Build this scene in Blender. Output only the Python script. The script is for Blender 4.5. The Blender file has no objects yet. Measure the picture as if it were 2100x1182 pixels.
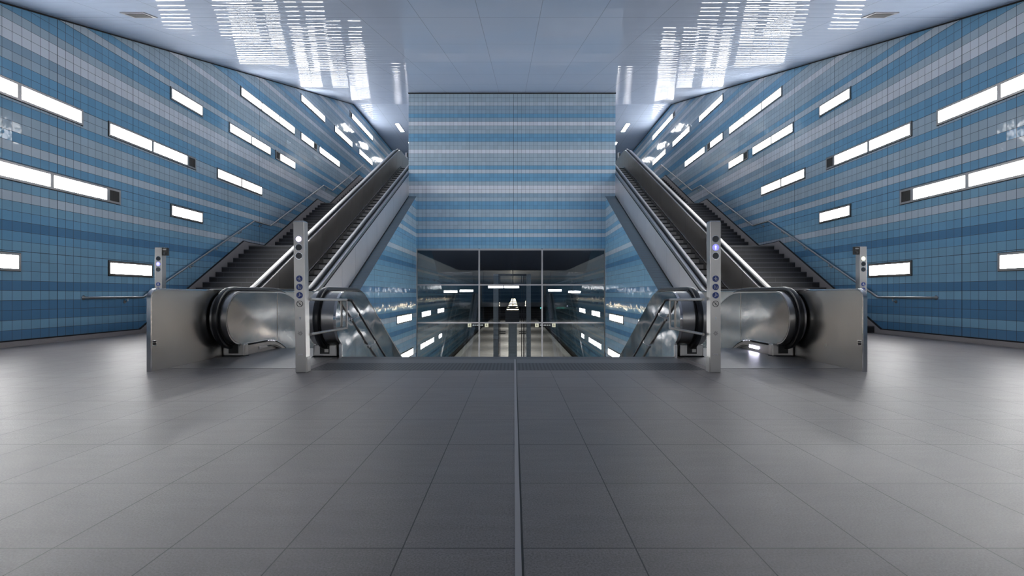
import bpy, bmesh, math, random
from mathutils import Vector, Matrix
random.seed(7)
S = bpy.context.scene
C = S.collection

# ------------------------------------------------------------------ camera, world, exposure
CAM_X, CAM_Z, F = 0.09, 1.0, 1030.0
cd = bpy.data.cameras.new('camera')
cd.sensor_width = 36.0
cd.lens = F / 2100 * 36
cd.shift_x = -4 / 2100
cd.shift_y = 13 / 2100
cd.clip_start = 0.05
cd.clip_end = 300
cam = bpy.data.objects.new('camera', cd)
cam.location = (CAM_X, 0, CAM_Z)
cam.rotation_euler = (math.pi / 2, 0, 0)
C.objects.link(cam)
S.camera = cam
w = bpy.data.worlds.new('world')
S.world = w
w.use_nodes = True
w.node_tree.nodes['Background'].inputs[0].default_value = (0.02, 0.025, 0.03, 1)
w.node_tree.nodes['Background'].inputs[1].default_value = 1.0
S.view_settings.view_transform = 'Standard'
S.view_settings.look = 'None'
S.view_settings.gamma = 1
S.view_settings.use_curve_mapping = False
S.view_settings.exposure = 0.50
S.cycles.max_bounces = 10
S.cycles.diffuse_bounces = 5
S.cycles.glossy_bounces = 6
S.cycles.transparent_max_bounces = 12
S.cycles.sample_clamp_indirect = 6
S.cycles.caustics_reflective = True
S.cycles.use_denoising = True
LAMP = 20.0          # radiance of the wall lights

# ------------------------------------------------------------------ helpers
class MB:
    def __init__(self):
        self.bm = bmesh.new()
    def box(self, x0, x1, y0, y1, z0, z1):
        vs = [self.bm.verts.new((x, y, z)) for x in (x0, x1) for y in (y0, y1) for z in (z0, z1)]
        for f in ((0, 1, 3, 2), (4, 6, 7, 5), (0, 4, 5, 1), (2, 3, 7, 6), (0, 2, 6, 4), (1, 5, 7, 3)):
            self.bm.faces.new([vs[i] for i in f])
        return self
    def face(self, pts):
        self.bm.faces.new([self.bm.verts.new(p) for p in pts])
        return self
    def prism_x(self, poly, x0, x1):
        """closed polygon of (y, z) extruded from x0 to x1"""
        a = [self.bm.verts.new((x0, y, z)) for y, z in poly]
        b = [self.bm.verts.new((x1, y, z)) for y, z in poly]
        n = len(poly)
        self.bm.faces.new(a)
        self.bm.faces.new(b[::-1])
        for i in range(n):
            self.bm.faces.new((a[i], b[i], b[(i + 1) % n], a[(i + 1) % n]))
        return self
    def prism_y(self, poly, y0, y1):
        """closed polygon of (x, z) extruded from y0 to y1"""
        a = [self.bm.verts.new((x, y0, z)) for x, z in poly]
        b = [self.bm.verts.new((x, y1, z)) for x, z in poly]
        n = len(poly)
        self.bm.faces.new(a)
        self.bm.faces.new(b[::-1])
        for i in range(n):
            self.bm.faces.new((a[i], b[i], b[(i + 1) % n], a[(i + 1) % n]))
        return self
    def slabs(self, ys, top, bot, x0, x1):
        """body between two height functions sampled at ys, extruded in x"""
        rings = []
        for y in ys:
            t, b = top(y), bot(y)
            if t - b < 0.002:
                t = b = (t + b) / 2
                t += 0.001; b -= 0.001
            rings.append([self.bm.verts.new(p) for p in ((x0, y, b), (x0, y, t), (x1, y, t), (x1, y, b))])
        for r, q in zip(rings, rings[1:]):
            for i in range(4):
                j = (i + 1) % 4
                self.bm.faces.new((r[i], r[j], q[j], q[i]))
        self.bm.faces.new(rings[0]); self.bm.faces.new(rings[-1][::-1])
        return self
    def sweep(self, path, sec, x, close=True):
        """section (dx, dn) swept along a (y, z) path in the plane x"""
        rings = []
        n = len(path)
        for i, (y, z) in enumerate(path):
            a = path[max(0, i - 1)]; b = path[min(n - 1, i + 1)]
            ty, tz = b[0] - a[0], b[1] - a[1]
            l = math.hypot(ty, tz) or 1
            ny, nz = -tz / l, ty / l
            rings.append([self.bm.verts.new((x + dx, y + ny * dn, z + nz * dn)) for dx, dn in sec])
        m = len(sec)
        for r, q in zip(rings, rings[1:]):
            for i in range(m):
                j = (i + 1) % m
                self.bm.faces.new((r[i], r[j], q[j], q[i]))
        if close:
            self.bm.faces.new(rings[0]); self.bm.faces.new(rings[-1][::-1])
        return self
    def tube(self, pts, r, n=12):
        pts = [Vector(p) for p in pts]
        rings = []
        up = None
        for i, p in enumerate(pts):
            if i == 0: t = (pts[1] - p).normalized()
            elif i == len(pts) - 1: t = (p - pts[i - 1]).normalized()
            else: t = ((pts[i + 1] - p).normalized() + (p - pts[i - 1]).normalized()).normalized()
            ref = Vector((1, 0, 0)) if abs(t.x) < 0.9 else Vector((0, 0, 1))
            if up is not None: ref = up
            u = (ref - t * ref.dot(t)).normalized(); v = t.cross(u); up = u
            rings.append([self.bm.verts.new(p + (u * math.cos(k * 2 * math.pi / n) + v * math.sin(k * 2 * math.pi / n)) * r) for k in range(n)])
        for a, b in zip(rings, rings[1:]):
            for i in range(n):
                self.bm.faces.new((a[i], a[(i + 1) % n], b[(i + 1) % n], b[i]))
        self.bm.faces.new(rings[0]); self.bm.faces.new(rings[-1][::-1])
        return self
    def disc_y(self, x, z, r, y0, y1, n=32, ri=None):
        """disc (or ring) facing -y, from y0 (front) to y1"""
        P = [(x + r * math.cos(k * 2 * math.pi / n), z + r * math.sin(k * 2 * math.pi / n)) for k in range(n)]
        if ri is None:
            return self.prism_y(P, y0, y1)
        Q = [(x + ri * math.cos(k * 2 * math.pi / n), z + ri * math.sin(k * 2 * math.pi / n)) for k in range(n)]
        v = [[self.bm.verts.new((p[0], y, p[1])) for p in L] for L in (P, Q) for y in (y0, y1)]
        for k in range(n):
            j = (k + 1) % n
            self.bm.faces.new((v[0][k], v[0][j], v[2][j], v[2][k]))
            self.bm.faces.new((v[1][k], v[3][k], v[3][j], v[1][j]))
            self.bm.faces.new((v[0][k], v[1][k], v[1][j], v[0][j]))
            self.bm.faces.new((v[2][k], v[2][j], v[3][j], v[3][k]))
        return self
    def stroke_y(self, pts, wd, y0, y1):
        """a drawn line of width wd lying in a plane facing -y"""
        for (xa, za), (xb, zb) in zip(pts, pts[1:]):
            l = math.hypot(xb - xa, zb - za) or 1
            dx, dz = (xb - xa) / l, (zb - za) / l
            h = wd / 2
            self.prism_y([(xa - dx * h * .5 - dz * h, za - dz * h * .5 + dx * h), (xb + dx * h * .5 - dz * h, zb + dz * h * .5 + dx * h),
                          (xb + dx * h * .5 + dz * h, zb + dz * h * .5 - dx * h), (xa - dx * h * .5 + dz * h, za - dz * h * .5 - dx * h)], y0, y1)
        return self
    def build(self, name, mat, parent=None, loc=None, smooth=False, bevel=0, kind=None, label=None):
        bmesh.ops.recalc_face_normals(self.bm, faces=self.bm.faces)
        me = bpy.data.meshes.new(name)
        if loc is not None:
            for v in self.bm.verts: v.co -= Vector(loc)
        self.bm.to_mesh(me); self.bm.free()
        me.materials.append(mat)
        if smooth:
            me.shade_smooth() if hasattr(me, 'shade_smooth') else None
            for e in me.edges: pass
        o = bpy.data.objects.new(name, me)
        C.objects.link(o)
        if parent is not None: o.parent = parent
        if loc is not None: o.location = Vector(loc) - (Vector((0, 0, 0)))
        if smooth:
            try:
                me.set_sharp_from_angle(angle=math.radians(35))
            except Exception:
                pass
        if bevel:
            m = o.modifiers.new('bevel', 'BEVEL'); m.width = bevel; m.segments = 2; m.limit_method = 'ANGLE'
        if kind: o['kind'] = kind
        if label: o['label'] = label
        return o

def thing(name, label, cat, loc=(0, 0, 0), group=None):
    o = bpy.data.objects.new(name, None)
    o.empty_display_size = 0.1
    C.objects.link(o)
    o['label'] = label; o['category'] = cat
    if group: o['group'] = group
    return o

def tag(o, label, cat, group=None):
    o['label'] = label; o['category'] = cat
    if group: o['group'] = group
    return o

def part_copy(o, parent, dx=0, dy=0, dz=0):
    c = o.copy()
    C.objects.link(c)
    c.parent = parent
    c.location = (o.location.x + dx, o.location.y + dy, o.location.z + dz)
    return c

def text_mesh(name, s, size, x, y, z, mat, parent, depth=0.002):
    cu = bpy.data.curves.new('tmp', 'FONT')
    cu.body = s; cu.size = size; cu.align_x = 'CENTER'; cu.align_y = 'CENTER'; cu.extrude = depth / 2
    t = bpy.data.objects.new('tmp', cu)
    C.objects.link(t)
    bpy.context.view_layer.update()
    me = bpy.data.meshes.new_from_object(t)
    bpy.data.objects.remove(t)
    me.transform(Matrix.Translation((x, y, z)) @ Matrix.Rotation(math.pi / 2, 4, 'X'))
    me.materials.clear(); me.materials.append(mat)
    o = bpy.data.objects.new(name, me)
    C.objects.link(o); o.parent = parent
    return o

# ------------------------------------------------------------------ materials
class N:
    def __init__(self, name):
        self.m = bpy.data.materials.new(name)
        self.m.use_nodes = True
        self.t = self.m.node_tree
        self.b = self.t.nodes['Principled BSDF']
    def n(self, typ, **k):
        o = self.t.nodes.new(typ)
        for a, v in k.items(): setattr(o, a, v)
        return o
    def val(self, sock, v):
        if isinstance(v, bpy.types.NodeSocket): self.t.links.new(v, sock)
        elif v is not None: sock.default_value = v
    def math(self, op, a, b=None, c=None):
        o = self.n('ShaderNodeMath', operation=op)
        self.val(o.inputs[0], a); self.val(o.inputs[1], b)
        if c is not None: self.val(o.inputs[2], c)
        return o.outputs[0]
    def vmath(self, op, a, b=None, s=None):
        o = self.n('ShaderNodeVectorMath', operation=op)
        self.val(o.inputs[0], a)
        if b is not None: self.val(o.inputs[1], b)
        if s is not None: self.val(o.inputs['Scale'], s)
        return o.outputs[0]
    def mix(self, f, a, b):
        o = self.n('ShaderNodeMix', data_type='RGBA')
        self.val(o.inputs[0], f); self.val(o.inputs[6], a); self.val(o.inputs[7], b)
        return o.outputs[2]
    def pos(self):
        g = self.n('ShaderNodeNewGeometry')
        s = self.n('ShaderNodeSeparateXYZ')
        self.t.links.new(g.outputs['Position'], s.inputs[0])
        self.g = g
        return s.outputs[0], s.outputs[1], s.outputs[2]
    def comb(self, x, y, z):
        o = self.n('ShaderNodeCombineXYZ')
        for i, v in enumerate((x, y, z)): self.val(o.inputs[i], v)
        return o.outputs[0]
    def noise(self, vec, scale, detail=3, rough=.5, dim='3D'):
        o = self.n('ShaderNodeTexNoise', noise_dimensions=dim)
        self.val(o.inputs['Vector'], vec)
        o.inputs['Scale'].default_value = scale; o.inputs['Detail'].default_value = detail
        o.inputs['Roughness'].default_value = rough
        return o.outputs[0], o.outputs[1]
    def white(self, vec):
        o = self.n('ShaderNodeTexWhiteNoise', noise_dimensions='3D')
        self.val(o.inputs['Vector'], vec)
        return o.outputs[0], o.outputs[1]
    def set(self, **k):
        for a, v in k.items(): self.val(self.b.inputs[a.replace('_', ' ')], v)
        return self
    def bump(self, h, dist, strength=1.0, normal=None):
        o = self.n('ShaderNodeBump')
        o.inputs['Strength'].default_value = strength; o.inputs['Distance'].default_value = dist
        self.val(o.inputs['Height'], h)
        if normal is not None: self.val(o.inputs['Normal'], normal)
        return o.outputs[0]

def plain(name, col, rough=.5, metal=0.0, spec=.5, emit=None, es=0):
    k = N(name)
    k.set(Base_Color=(*col, 1), Roughness=rough, Metallic=metal)
    k.b.inputs['Specular IOR Level'].default_value = spec
    if emit:
        k.b.inputs['Emission Color'].default_value = (*emit, 1)
        k.b.inputs['Emission Strength'].default_value = es
    return k.m

def steel(name, col=(.56, .56, .57), rough=.25, wave=0.0, wscale=2.0, brush=None, metal=1.0):
    k = N(name)
    x, y, z = k.pos()
    P = k.g.outputs['Position']
    k.set(Metallic=metal)
    f, _ = k.noise(P, 1.3, 4)
    cm = k.math('MULTIPLY_ADD', f, .12, .94)
    k.set(Base_Color=k.vmath('SCALE', (*col,), None, cm))
    fr, _ = k.noise(P, 5, 4)
    k.set(Roughness=k.math('MULTIPLY_ADD', fr, .14, rough - .07))
    nrm = None
    if wave:
        _, c = k.noise(k.comb(k.math('MULTIPLY', x, 1.0), k.math('MULTIPLY', y, 1.0), k.math('MULTIPLY', z, 1.6)), wscale, 1.5)
        d = k.vmath('SUBTRACT', c, (.5, .5, .5))
        nrm = k.vmath('NORMALIZE', k.vmath('ADD', k.g.outputs['Normal'], k.vmath('SCALE', d, None, wave)))
    if brush:
        sx, sy, sz = brush
        f2, _ = k.noise(k.comb(k.math('MULTIPLY', x, sx), k.math('MULTIPLY', y, sy), k.math('MULTIPLY', z, sz)), 1, 2)
        nrm = k.bump(f2, .0004, .5, nrm)
    if nrm is not None: k.set(Normal=nrm)
    return k.m

Z0, TP = 0.12, 0.1905
def srgb(r, g, b):
    return tuple(((c / 255 + .055) / 1.055) ** 2.4 if c > 10 else c / 3294.6 for c in (r, g, b))
TC = {'L': (.62, .66, .72), 'g': (.36, .46, .54), 'h': (.27, .39, .50), 'B': (.16, .35, .53), 'm': (.205, .39, .54), 'd': (.095, .23, .39), 'l': (.46, .54, .61)}
ROWS = 'dmddmdmmmmBdBm' + 'lmmmgBBlBggBgmBBghLLlBBlBghgLghBBghLhBgglgg'
# index 0.. ; central wall starts at 17
ROWS = list('dmddmdmmmmBdBmlmm' + 'BBlBggBggBBghLLgBBlBgggLggBBggLhBhhlgghLgBgLhgBghLgB')
ROWS = ROWS[:64]
NEG = list('mdmBmgmBdmgBmmBdmgBmBdgmBmgmdBmg')

def tile_material(name, neg=True):
    k = N(name)
    x, y, z = k.pos()
    nr = k.n('ShaderNodeSeparateXYZ')
    k.t.links.new(k.g.outputs['Normal'], nr.inputs[0])
    ax = k.math('GREATER_THAN', k.math('ABSOLUTE', nr.outputs[0]), .5)
    u = k.math('ADD', k.math('MULTIPLY', ax, y), k.math('MULTIPLY', k.math('SUBTRACT', 1.0, ax), x))
    v = k.math('DIVIDE', k.math('SUBTRACT', z, Z0), TP)
    row = k.math('FLOOR', v)
    uu = k.math('SUBTRACT', k.math('DIVIDE', u, TP), .38)
    col = k.math('FLOOR', uu)
    def ramp(seq, start):
        r = k.n('ShaderNodeValToRGB')
        r.color_ramp.interpolation = 'CONSTANT'
        el = r.color_ramp.elements
        n = len(seq)
        el[0].position = 0; el[0].color = (*TC[seq[0]], 1)
        el[1].position = 1 / n; el[1].color = (*TC[seq[1]], 1)
        for i in range(2, n):
            e = el.new(i / n); e.color = (*TC[seq[i]], 1)
        k.t.links.new(k.math('DIVIDE', k.math('SUBTRACT', k.math('ADD', row, .5), float(start)), float(n)), r.inputs[0])
        return r.outputs[0]
    a = ramp(ROWS[:32], 0); b = ramp(ROWS[32:64] + ['g'] * (32 - len(ROWS[32:64])), 32); c = ramp(NEG, -32)
    base = k.mix(k.math('GREATER_THAN', row, 31.5), a, b)
    base = k.mix(k.math('LESS_THAN', row, -.5), base, c)
    rv, rc = k.white(k.comb(row, col, ax))
    base = k.vmath('SCALE', base, None, k.math('MULTIPLY_ADD', rv, .10, .95))
    fu = k.math('FRACT', uu); fv = k.math('FRACT', v)
    eu = k.math('MINIMUM', fu, k.math('SUBTRACT', 1.0, fu)); ev = k.math('MINIMUM', fv, k.math('SUBTRACT', 1.0, fv))
    # wider movement joints every 11 tiles and every ~8.7 rows
    bu = k.math('LESS_THAN', k.math('ABSOLUTE', k.math('SUBTRACT', k.math('FRACT', k.math('DIVIDE', k.math('ADD', uu, 5.5), 11.0)), .5)), .0035)
    gap = k.math('LESS_THAN', k.math('MINIMUM', eu, ev), .020)
    grout = k.mix(gap, base, (.035, .05, .065, 1))
    big = None
    for idx in (9, 18, 26, 35, 43, 52, 61):
        m = k.math('LESS_THAN', k.math('ABSOLUTE', k.math('SUBTRACT', v, float(idx))), .028)
        big = m if big is None else k.math('MAXIMUM', big, m)
    fin = k.mix(k.math('MAXIMUM', big, bu), grout, (.02, .028, .035, 1))
    k.set(Base_Color=fin)
    d = k.vmath('SCALE', k.vmath('SUBTRACT', rc, (.5, .5, .5)), None, .03)
    P = k.g.outputs['Position']
    _, wc = k.noise(P, 14, 1.5)
    d2 = k.vmath('SCALE', k.vmath('SUBTRACT', wc, (.5, .5, .5)), None, .05)
    nrm = k.vmath('NORMALIZE', k.vmath('ADD', k.vmath('ADD', k.g.outputs['Normal'], d), d2))
    k.set(Normal=nrm)
    k.set(Roughness=k.math('MULTIPLY_ADD', gap, .5, .09))
    k.b.inputs['IOR'].default_value = 1.52
    return k.m

def floor_material():
    k = N('granite_floor_tiles')
    x, y, z = k.pos()
    P = k.g.outputs['Position']
    u = k.math('DIVIDE', k.math('SUBTRACT', x, .11), .4585)
    v = k.math('DIVIDE', k.math('SUBTRACT', y, 1.977), .68)
    fu = k.math('FRACT', u); fv = k.math('FRACT', v)
    eu = k.math('MULTIPLY', k.math('MINIMUM', fu, k.math('SUBTRACT', 1.0, fu)), .4585)
    ev = k.math('MULTIPLY', k.math('MINIMUM', fv, k.math('SUBTRACT', 1.0, fv)), .68)
    gap = k.math('LESS_THAN', k.math('MINIMUM', eu, ev), .0027)
    rv, rc = k.white(k.comb(k.math('FLOOR', u), k.math('FLOOR', v), 3.0))
    f1, _ = k.noise(P, 120, 4, .8)
    f2, _ = k.noise(P, 1.1, 5, .6)
    f3, _ = k.noise(k.comb(x, k.math('MULTIPLY', y, 5.0), 0.0), 2.2, 5, .65)
    s = k.math('MAXIMUM', k.math('MULTIPLY_ADD', f1, 2.6, -.3), .25)
    s = k.math('MULTIPLY', s, k.math('MULTIPLY_ADD', rv, .10, .95))
    s = k.math('MULTIPLY', s, k.math('MULTIPLY_ADD', f2, .30, .85))
    s = k.math('MULTIPLY', s, k.math('MULTIPLY_ADD', f3, .50, .75))
    base = k.vmath('SCALE', (.205, .184, .178), None, s)
    k.set(Base_Color=k.mix(gap, base, (.025, .024, .024, 1)))
    k.set(Roughness=k.math('MULTIPLY_ADD', f2, .18, .32))
    k.b.inputs['Specular IOR Level'].default_value = .42
    k.set(Normal=k.bump(f1, .0008, .3))
    return k.m

def ceiling_material():
    k = N('enamelled_ceiling_panels')
    x, y, z = k.pos()
    P = k.g.outputs['Position']
    v = k.math('DIVIDE', y, .655)
    fv = k.math('FRACT', v)
    u = k.math('DIVIDE', k.math('SUBTRACT', x, .627), 1.255)
    fu = k.math('FRACT', u)
    rv, rc = k.white(k.comb(k.math('FLOOR', u), k.math('FLOOR', v), 1.0))
    _, c = k.noise(k.comb(k.math('MULTIPLY', x, .55), k.math('MULTIPLY', y, 1.0), 0.0), 1.6, 2)
    d = k.vmath('MULTIPLY', k.vmath('SUBTRACT', c, (.5, .5, .5)), (.05, .05, 0))
    d0 = k.vmath('MULTIPLY', k.vmath('SUBTRACT', rc, (.5, .5, .5)), (.004, .03, 0))
    rip = k.math('SUBTRACT', k.math('FRACT', k.math('MULTIPLY', v, 2.0)), .5)
    # ripples only where the sheets are walked on and buckled (towards both sides)
    mr = k.n('ShaderNodeMapRange', interpolation_type='SMOOTHSTEP'); k.t.links.new(k.math('ABSOLUTE', x), mr.inputs[0])
    mr.inputs[1].default_value = 2.5; mr.inputs[2].default_value = 5.5; mr.inputs[3].default_value = .012; mr.inputs[4].default_value = .21
    curve = k.comb(0.0, k.math('ADD', k.math('MULTIPLY', k.math('SUBTRACT', fv, .5), -.022), k.math('MULTIPLY', rip, mr.outputs[0])), 0.0)
    nrm = k.vmath('NORMALIZE', k.vmath('ADD', k.vmath('ADD', k.vmath('ADD', k.g.outputs['Normal'], d), d0), curve))
    k.set(Normal=nrm)
    e2 = k.math('MINIMUM', fu, k.math('SUBTRACT', 1.0, fu))
    f6 = k.math('FRACT', k.math('DIVIDE', k.math('SUBTRACT', y, 10.5), 2.64))
    ln = k.math('MAXIMUM', k.math('LESS_THAN', e2, .0045), k.math('LESS_THAN', k.math('MINIMUM', f6, k.math('SUBTRACT', 1.0, f6)), .003))
    k.set(Base_Color=k.mix(ln, (.43, .51, .66, 1), (.24, .28, .35, 1)), Roughness=.6)
    k.b.inputs['Specular IOR Level'].default_value = .1
    # thin satin lacquer: a weak mirror over the paint
    gl = k.n('ShaderNodeBsdfGlossy'); gl.inputs[0].default_value = (.95, .96, 1, 1); gl.inputs['Roughness'].default_value = .04
    k.t.links.new(nrm, gl.inputs['Normal'])
    fr = k.n('ShaderNodeFresnel'); fr.inputs[0].default_value = 1.7
    mx = k.n('ShaderNodeMixShader')
    k.t.links.new(k.math('MULTIPLY', fr.outputs[0], .50), mx.inputs[0])
    k.t.links.new(k.b.outputs[0], mx.inputs[1]); k.t.links.new(gl.outputs[0], mx.inputs[2])
    k.t.links.new(mx.outputs[0], k.t.nodes['Material Output'].inputs[0])
    return k.m

def slat_material():
    k = N('dark_slatted_metal_ceiling')
    x, y, z = k.pos()
    fv = k.math('FRACT', k.math('DIVIDE', y, .2))
    k.set(Base_Color=k.mix(k.math('LESS_THAN', fv, .2), (.52, .52, .53, 1), (.03, .03, .03, 1)), Metallic=.45, Roughness=.26)
    curve = k.comb(0.0, k.math('MULTIPLY', k.math('SUBTRACT', fv, .5), -.3), 0.0)
    k.set(Normal=k.vmath('NORMALIZE', k.vmath('ADD', k.g.outputs['Normal'], curve)))
    return k.m

def ribs(name, axis, pitch, dark, light, rough=.5, metal=0.0):
    k = N(name)
    p = dict(zip('xyz', k.pos()))
    f = k.math('FRACT', k.math('DIVIDE', p[axis], pitch))
    m = k.math('LESS_THAN', f, .45)
    k.set(Base_Color=k.mix(m, (*light, 1), (*dark, 1)), Roughness=rough, Metallic=metal)
    k.set(Normal=k.bump(m, .004, -.6))
    return k.m

def checker_plate():
    k = N('dimpled_metal_plate')
    x, y, z = k.pos()
    vo = k.n('ShaderNodeTexVoronoi'); vo.inputs['Scale'].default_value = 26
    k.t.links.new(k.g.outputs['Position'], vo.inputs['Vector'])
    h = k.math('LESS_THAN', vo.outputs[0], .32)
    k.set(Base_Color=(.33, .32, .32, 1), Metallic=.75, Roughness=.36, Normal=k.bump(h, .002, .7))
    return k.m

def stair_mat():
    k = N('anthracite_stair_stone')
    x, y, z = k.pos()
    f, _ = k.noise(k.g.outputs['Position'], 120, 3, .6)
    fx = k.math('FRACT', k.math('DIVIDE', x, .92))
    ln = k.math('LESS_THAN', fx, .006)
    b = k.vmath('SCALE', (.030, .030, .035), None, k.math('MULTIPLY_ADD', f, .7, .65))
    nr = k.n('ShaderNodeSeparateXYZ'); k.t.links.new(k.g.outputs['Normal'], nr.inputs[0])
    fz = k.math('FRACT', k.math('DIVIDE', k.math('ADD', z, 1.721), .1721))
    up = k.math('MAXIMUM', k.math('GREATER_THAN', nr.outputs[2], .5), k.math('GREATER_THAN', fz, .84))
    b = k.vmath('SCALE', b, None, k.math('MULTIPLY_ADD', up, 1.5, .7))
    k.set(Base_Color=k.mix(ln, b, (.07, .07, .07, 1)), Roughness=.42)
    return k.m

def stone(name, col, scale=60, rough=.5):
    k = N(name)
    k.pos()
    f, _ = k.noise(k.g.outputs['Position'], scale, 4, .6)
    k.set(Base_Color=k.vmath('SCALE', col, None, k.math('MULTIPLY_ADD', f, .5, .75)), Roughness=rough)
    return k.m

def glass_mat():
    k = N('reflective_window_glass')
    t = k.t
    tr = k.n('ShaderNodeBsdfTransparent'); tr.inputs[0].default_value = (.78, .82, .85, 1)
    gl = k.n('ShaderNodeBsdfGlossy'); gl.inputs[0].default_value = (.95, .97, 1, 1); gl.inputs['Roughness'].default_value = .0
    fr = k.n('ShaderNodeFresnel'); fr.inputs[0].default_value = 2.0
    mx = k.n('ShaderNodeMixShader')
    t.links.new(k.math('MULTIPLY_ADD', fr.outputs[0], .75, .01), mx.inputs[0])
    t.links.new(tr.outputs[0], mx.inputs[1]); t.links.new(gl.outputs[0], mx.inputs[2])
    t.links.new(mx.outputs[0], t.nodes['Material Output'].inputs[0])
    return k.m

def emit(name, col, s):
    k = N(name)
    k.set(Base_Color=(.8, .8, .8, 1), Roughness=.4)
    k.b.inputs['Emission Color'].default_value = (*col, 1)
    k.b.inputs['Emission Strength'].default_value = s
    return k.m

M = {}
M['tile'] = tile_material('glazed_blue_wall_tiles')
M['floor'] = floor_material()
M['ceil'] = ceiling_material()
M['slat'] = slat_material()
M['steel'] = steel('brushed_steel', (.53, .52, .50), .31, .015, .8)
M['steel_v'] = steel('satin_steel', (.43, .42, .41), .33)
M['polish'] = steel('polished_wavy_steel', (.80, .77, .76), .085, .08, 1.4)
M['inner'] = steel('inner_balustrade_steel', (.58, .545, .515), .15, .05, 1.2)
M['panel'] = steel('balustrade_sheet_steel', (.38, .365, .35), .46, .02, 1.0)
M['clad'] = steel('cladding_sheet_steel', (.78, .74, .74), .43, .03, .9)
M['trim'] = steel('bright_steel_trim', (.72, .72, .73), .18)
M['skirt'] = steel('dull_skirt_steel', (.36, .35, .34), .38)
M['mull'] = plain('light_grey_powder_coat', (.34, .335, .34), .45)
M['joint'] = plain('dull_grey_metal', (.40, .385, .39), .5, .2)
k = N('dimmed_slate_blue_ledge_tiles'); x_, y_, z_ = k.pos()
f_ = k.math('FRACT', k.math('DIVIDE', y_, .17))
k.set(Base_Color=k.mix(k.math('LESS_THAN', f_, .04), (.10, .15, .185, 1), (.02, .03, .04, 1)), Roughness=.2)  # grey-blue tile colour darkened for the little light on the ledge
M['ledge'] = k.m
M['rubber'] = plain('black_rubber', (.012, .012, .014), .32, 0, .6)
M['black'] = plain('black_plastic', (.01, .01, .01), .5)
M['gap'] = plain('shadow_gap_black', (.012, .012, .013), .8)
M['step'] = ribs('grooved_step_metal', 'x', .02, (.03, .03, .03), (.07, .067, .064), .45, .5)
M['riser'] = ribs('escalator_step_riser', 'x', .02, (.34, .32, .30), (.62, .59, .56), .5, .1)
M['comb'] = checker_plate()
M['tactile'] = ribs('ribbed_tactile_stone', 'x', .05, (.02, .02, .023), (.07, .07, .078), .5)
M['stair'] = stair_mat()
M['granite'] = stone('grey_granite_edging', (.15, .148, .15), 90, .45)
M['granite_d'] = stone('dark_granite_edging', (.085, .084, .088), 90, .45)
M['skirting'] = stone('brown_grey_skirting_stone', (.34, .31, .30), 70, .5)
M['concrete'] = stone('grey_concrete', (.55, .55, .55), 8, .7)
M['dark'] = plain('dark_grey_metal', (.07, .07, .075), .4, .5)
M['platform'] = stone('pale_platform_stone', (.33, .32, .31), 5, .45)
M['platform_edge'] = stone('light_platform_edge', (.5, .5, .48), 20, .5)
M['ballast'] = stone('brown_track_ballast', (.05, .042, .036), 30, .9)
M['rail'] = steel('worn_rail_steel', (.4, .36, .33), .3)
M['glass'] = glass_mat()
M['lamp'] = emit('glowing_white_diffuser', (1.0, .985, .97), LAMP)
M['lampw'] = emit('warm_platform_lamp', (1.0, .78, .5), 25)
M['lampin'] = emit('stairwell_diffuser', (1.0, .985, .97), LAMP)
M['violet'] = emit('violet_white_led', (.80, .78, 1.0), 14)
M['pink'] = emit('pink_white_signal', (1.0, .80, 1.0), 6)
M['bluelit'] = emit('lit_blue_signal', (.16, .14, .95), .85)
M['whitelit'] = emit('lit_white_arrow', (.85, .85, 1.0), 1.0)
M['yellow'] = emit('pale_yellow_signal', (1.0, .95, .55), 1.4)
M['signal_off'] = plain('dark_signal_lens', (.02, .026, .034), .25)
M['signal_grey'] = plain('grey_signal_lens', (.05, .055, .065), .3)
M['blue'] = plain('blue_sign_enamel', (.035, .07, .30), .35)
M['white'] = plain('white_sign_paint', (.62, .66, .74), .4)
M['ink'] = plain('black_sign_paint', (.02, .02, .022), .5)
M['grille'] = ribs('dark_grille', 'y', .03, (.015, .014, .013), (.06, .055, .05), .5, .3)
M['frame'] = steel('lamp_frame_metal', (.40, .38, .37), .35)
M['signyellow'] = emit('backlit_yellow_sign', (1.0, .9, .6), .7)
M['signtext'] = emit('backlit_white_lettering', (1, 1, .95), .6)

# ------------------------------------------------------------------ measured layout
W = 9.5
CW = 4.95              # half width of the central block, outer side of the escalator shafts
YB = -12.0             # wall behind the viewer
YC = 24.03             # face of the central block
YE = 46.0
LAND = 8.26            # level of the upper floor
def ceil_z(y):
    if y < -2: return 3.80 + .2852 * -2
    if y < 30: return 3.80 + .2852 * y
    return 12.356

# ------------------------------------------------------------------ setting
def wall_poly(x, t, name):
    """side wall with a top edge following the ceiling"""
    m = MB()
    ys = [YB, -2, 30, YE]
    poly = [(YB, -.3), (YE, -.3)] + [(y, ceil_z(y) + .02) for y in reversed(ys)]
    m.prism_x(poly, x, x + t)
    return m.build(name, M['tile'], kind='structure')
wall_poly(-W - .25, .25, 'wall_left')
wall_poly(W, .25, 'wall_right')
m = MB(); m.box(-W - .25, W + .25, YB - .25, YB, -.3, 3.3); m.build('wall_back', M['tile'], kind='structure')
m = MB(); m.box(-W - .25, W + .25, YE, YE + .25, 8, 12.6); m.build('wall_far', plain('pale_grey_plaster', (.5, .52, .55), .6), kind='structure')
m = MB()
poly = [(YB, ceil_z(YB)), (-2, ceil_z(-2)), (30, ceil_z(30)), (YE, ceil_z(YE)), (YE, 12.7), (30, 12.7), (-2, 3.6), (YB, 3.6)]
m.prism_x(poly, -W, W)
m.build('ceiling', M['ceil'], kind='structure')
# central tiled block over the glass screen
m = MB()
m.prism_x([(YC, 3.19), (YC, ceil_z(YC) + .02), (30, 12.37), (YE, 12.37), (YE, 3.19)], -CW, CW)
m.build('wall_center', M['tile'], kind='structure')
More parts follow.
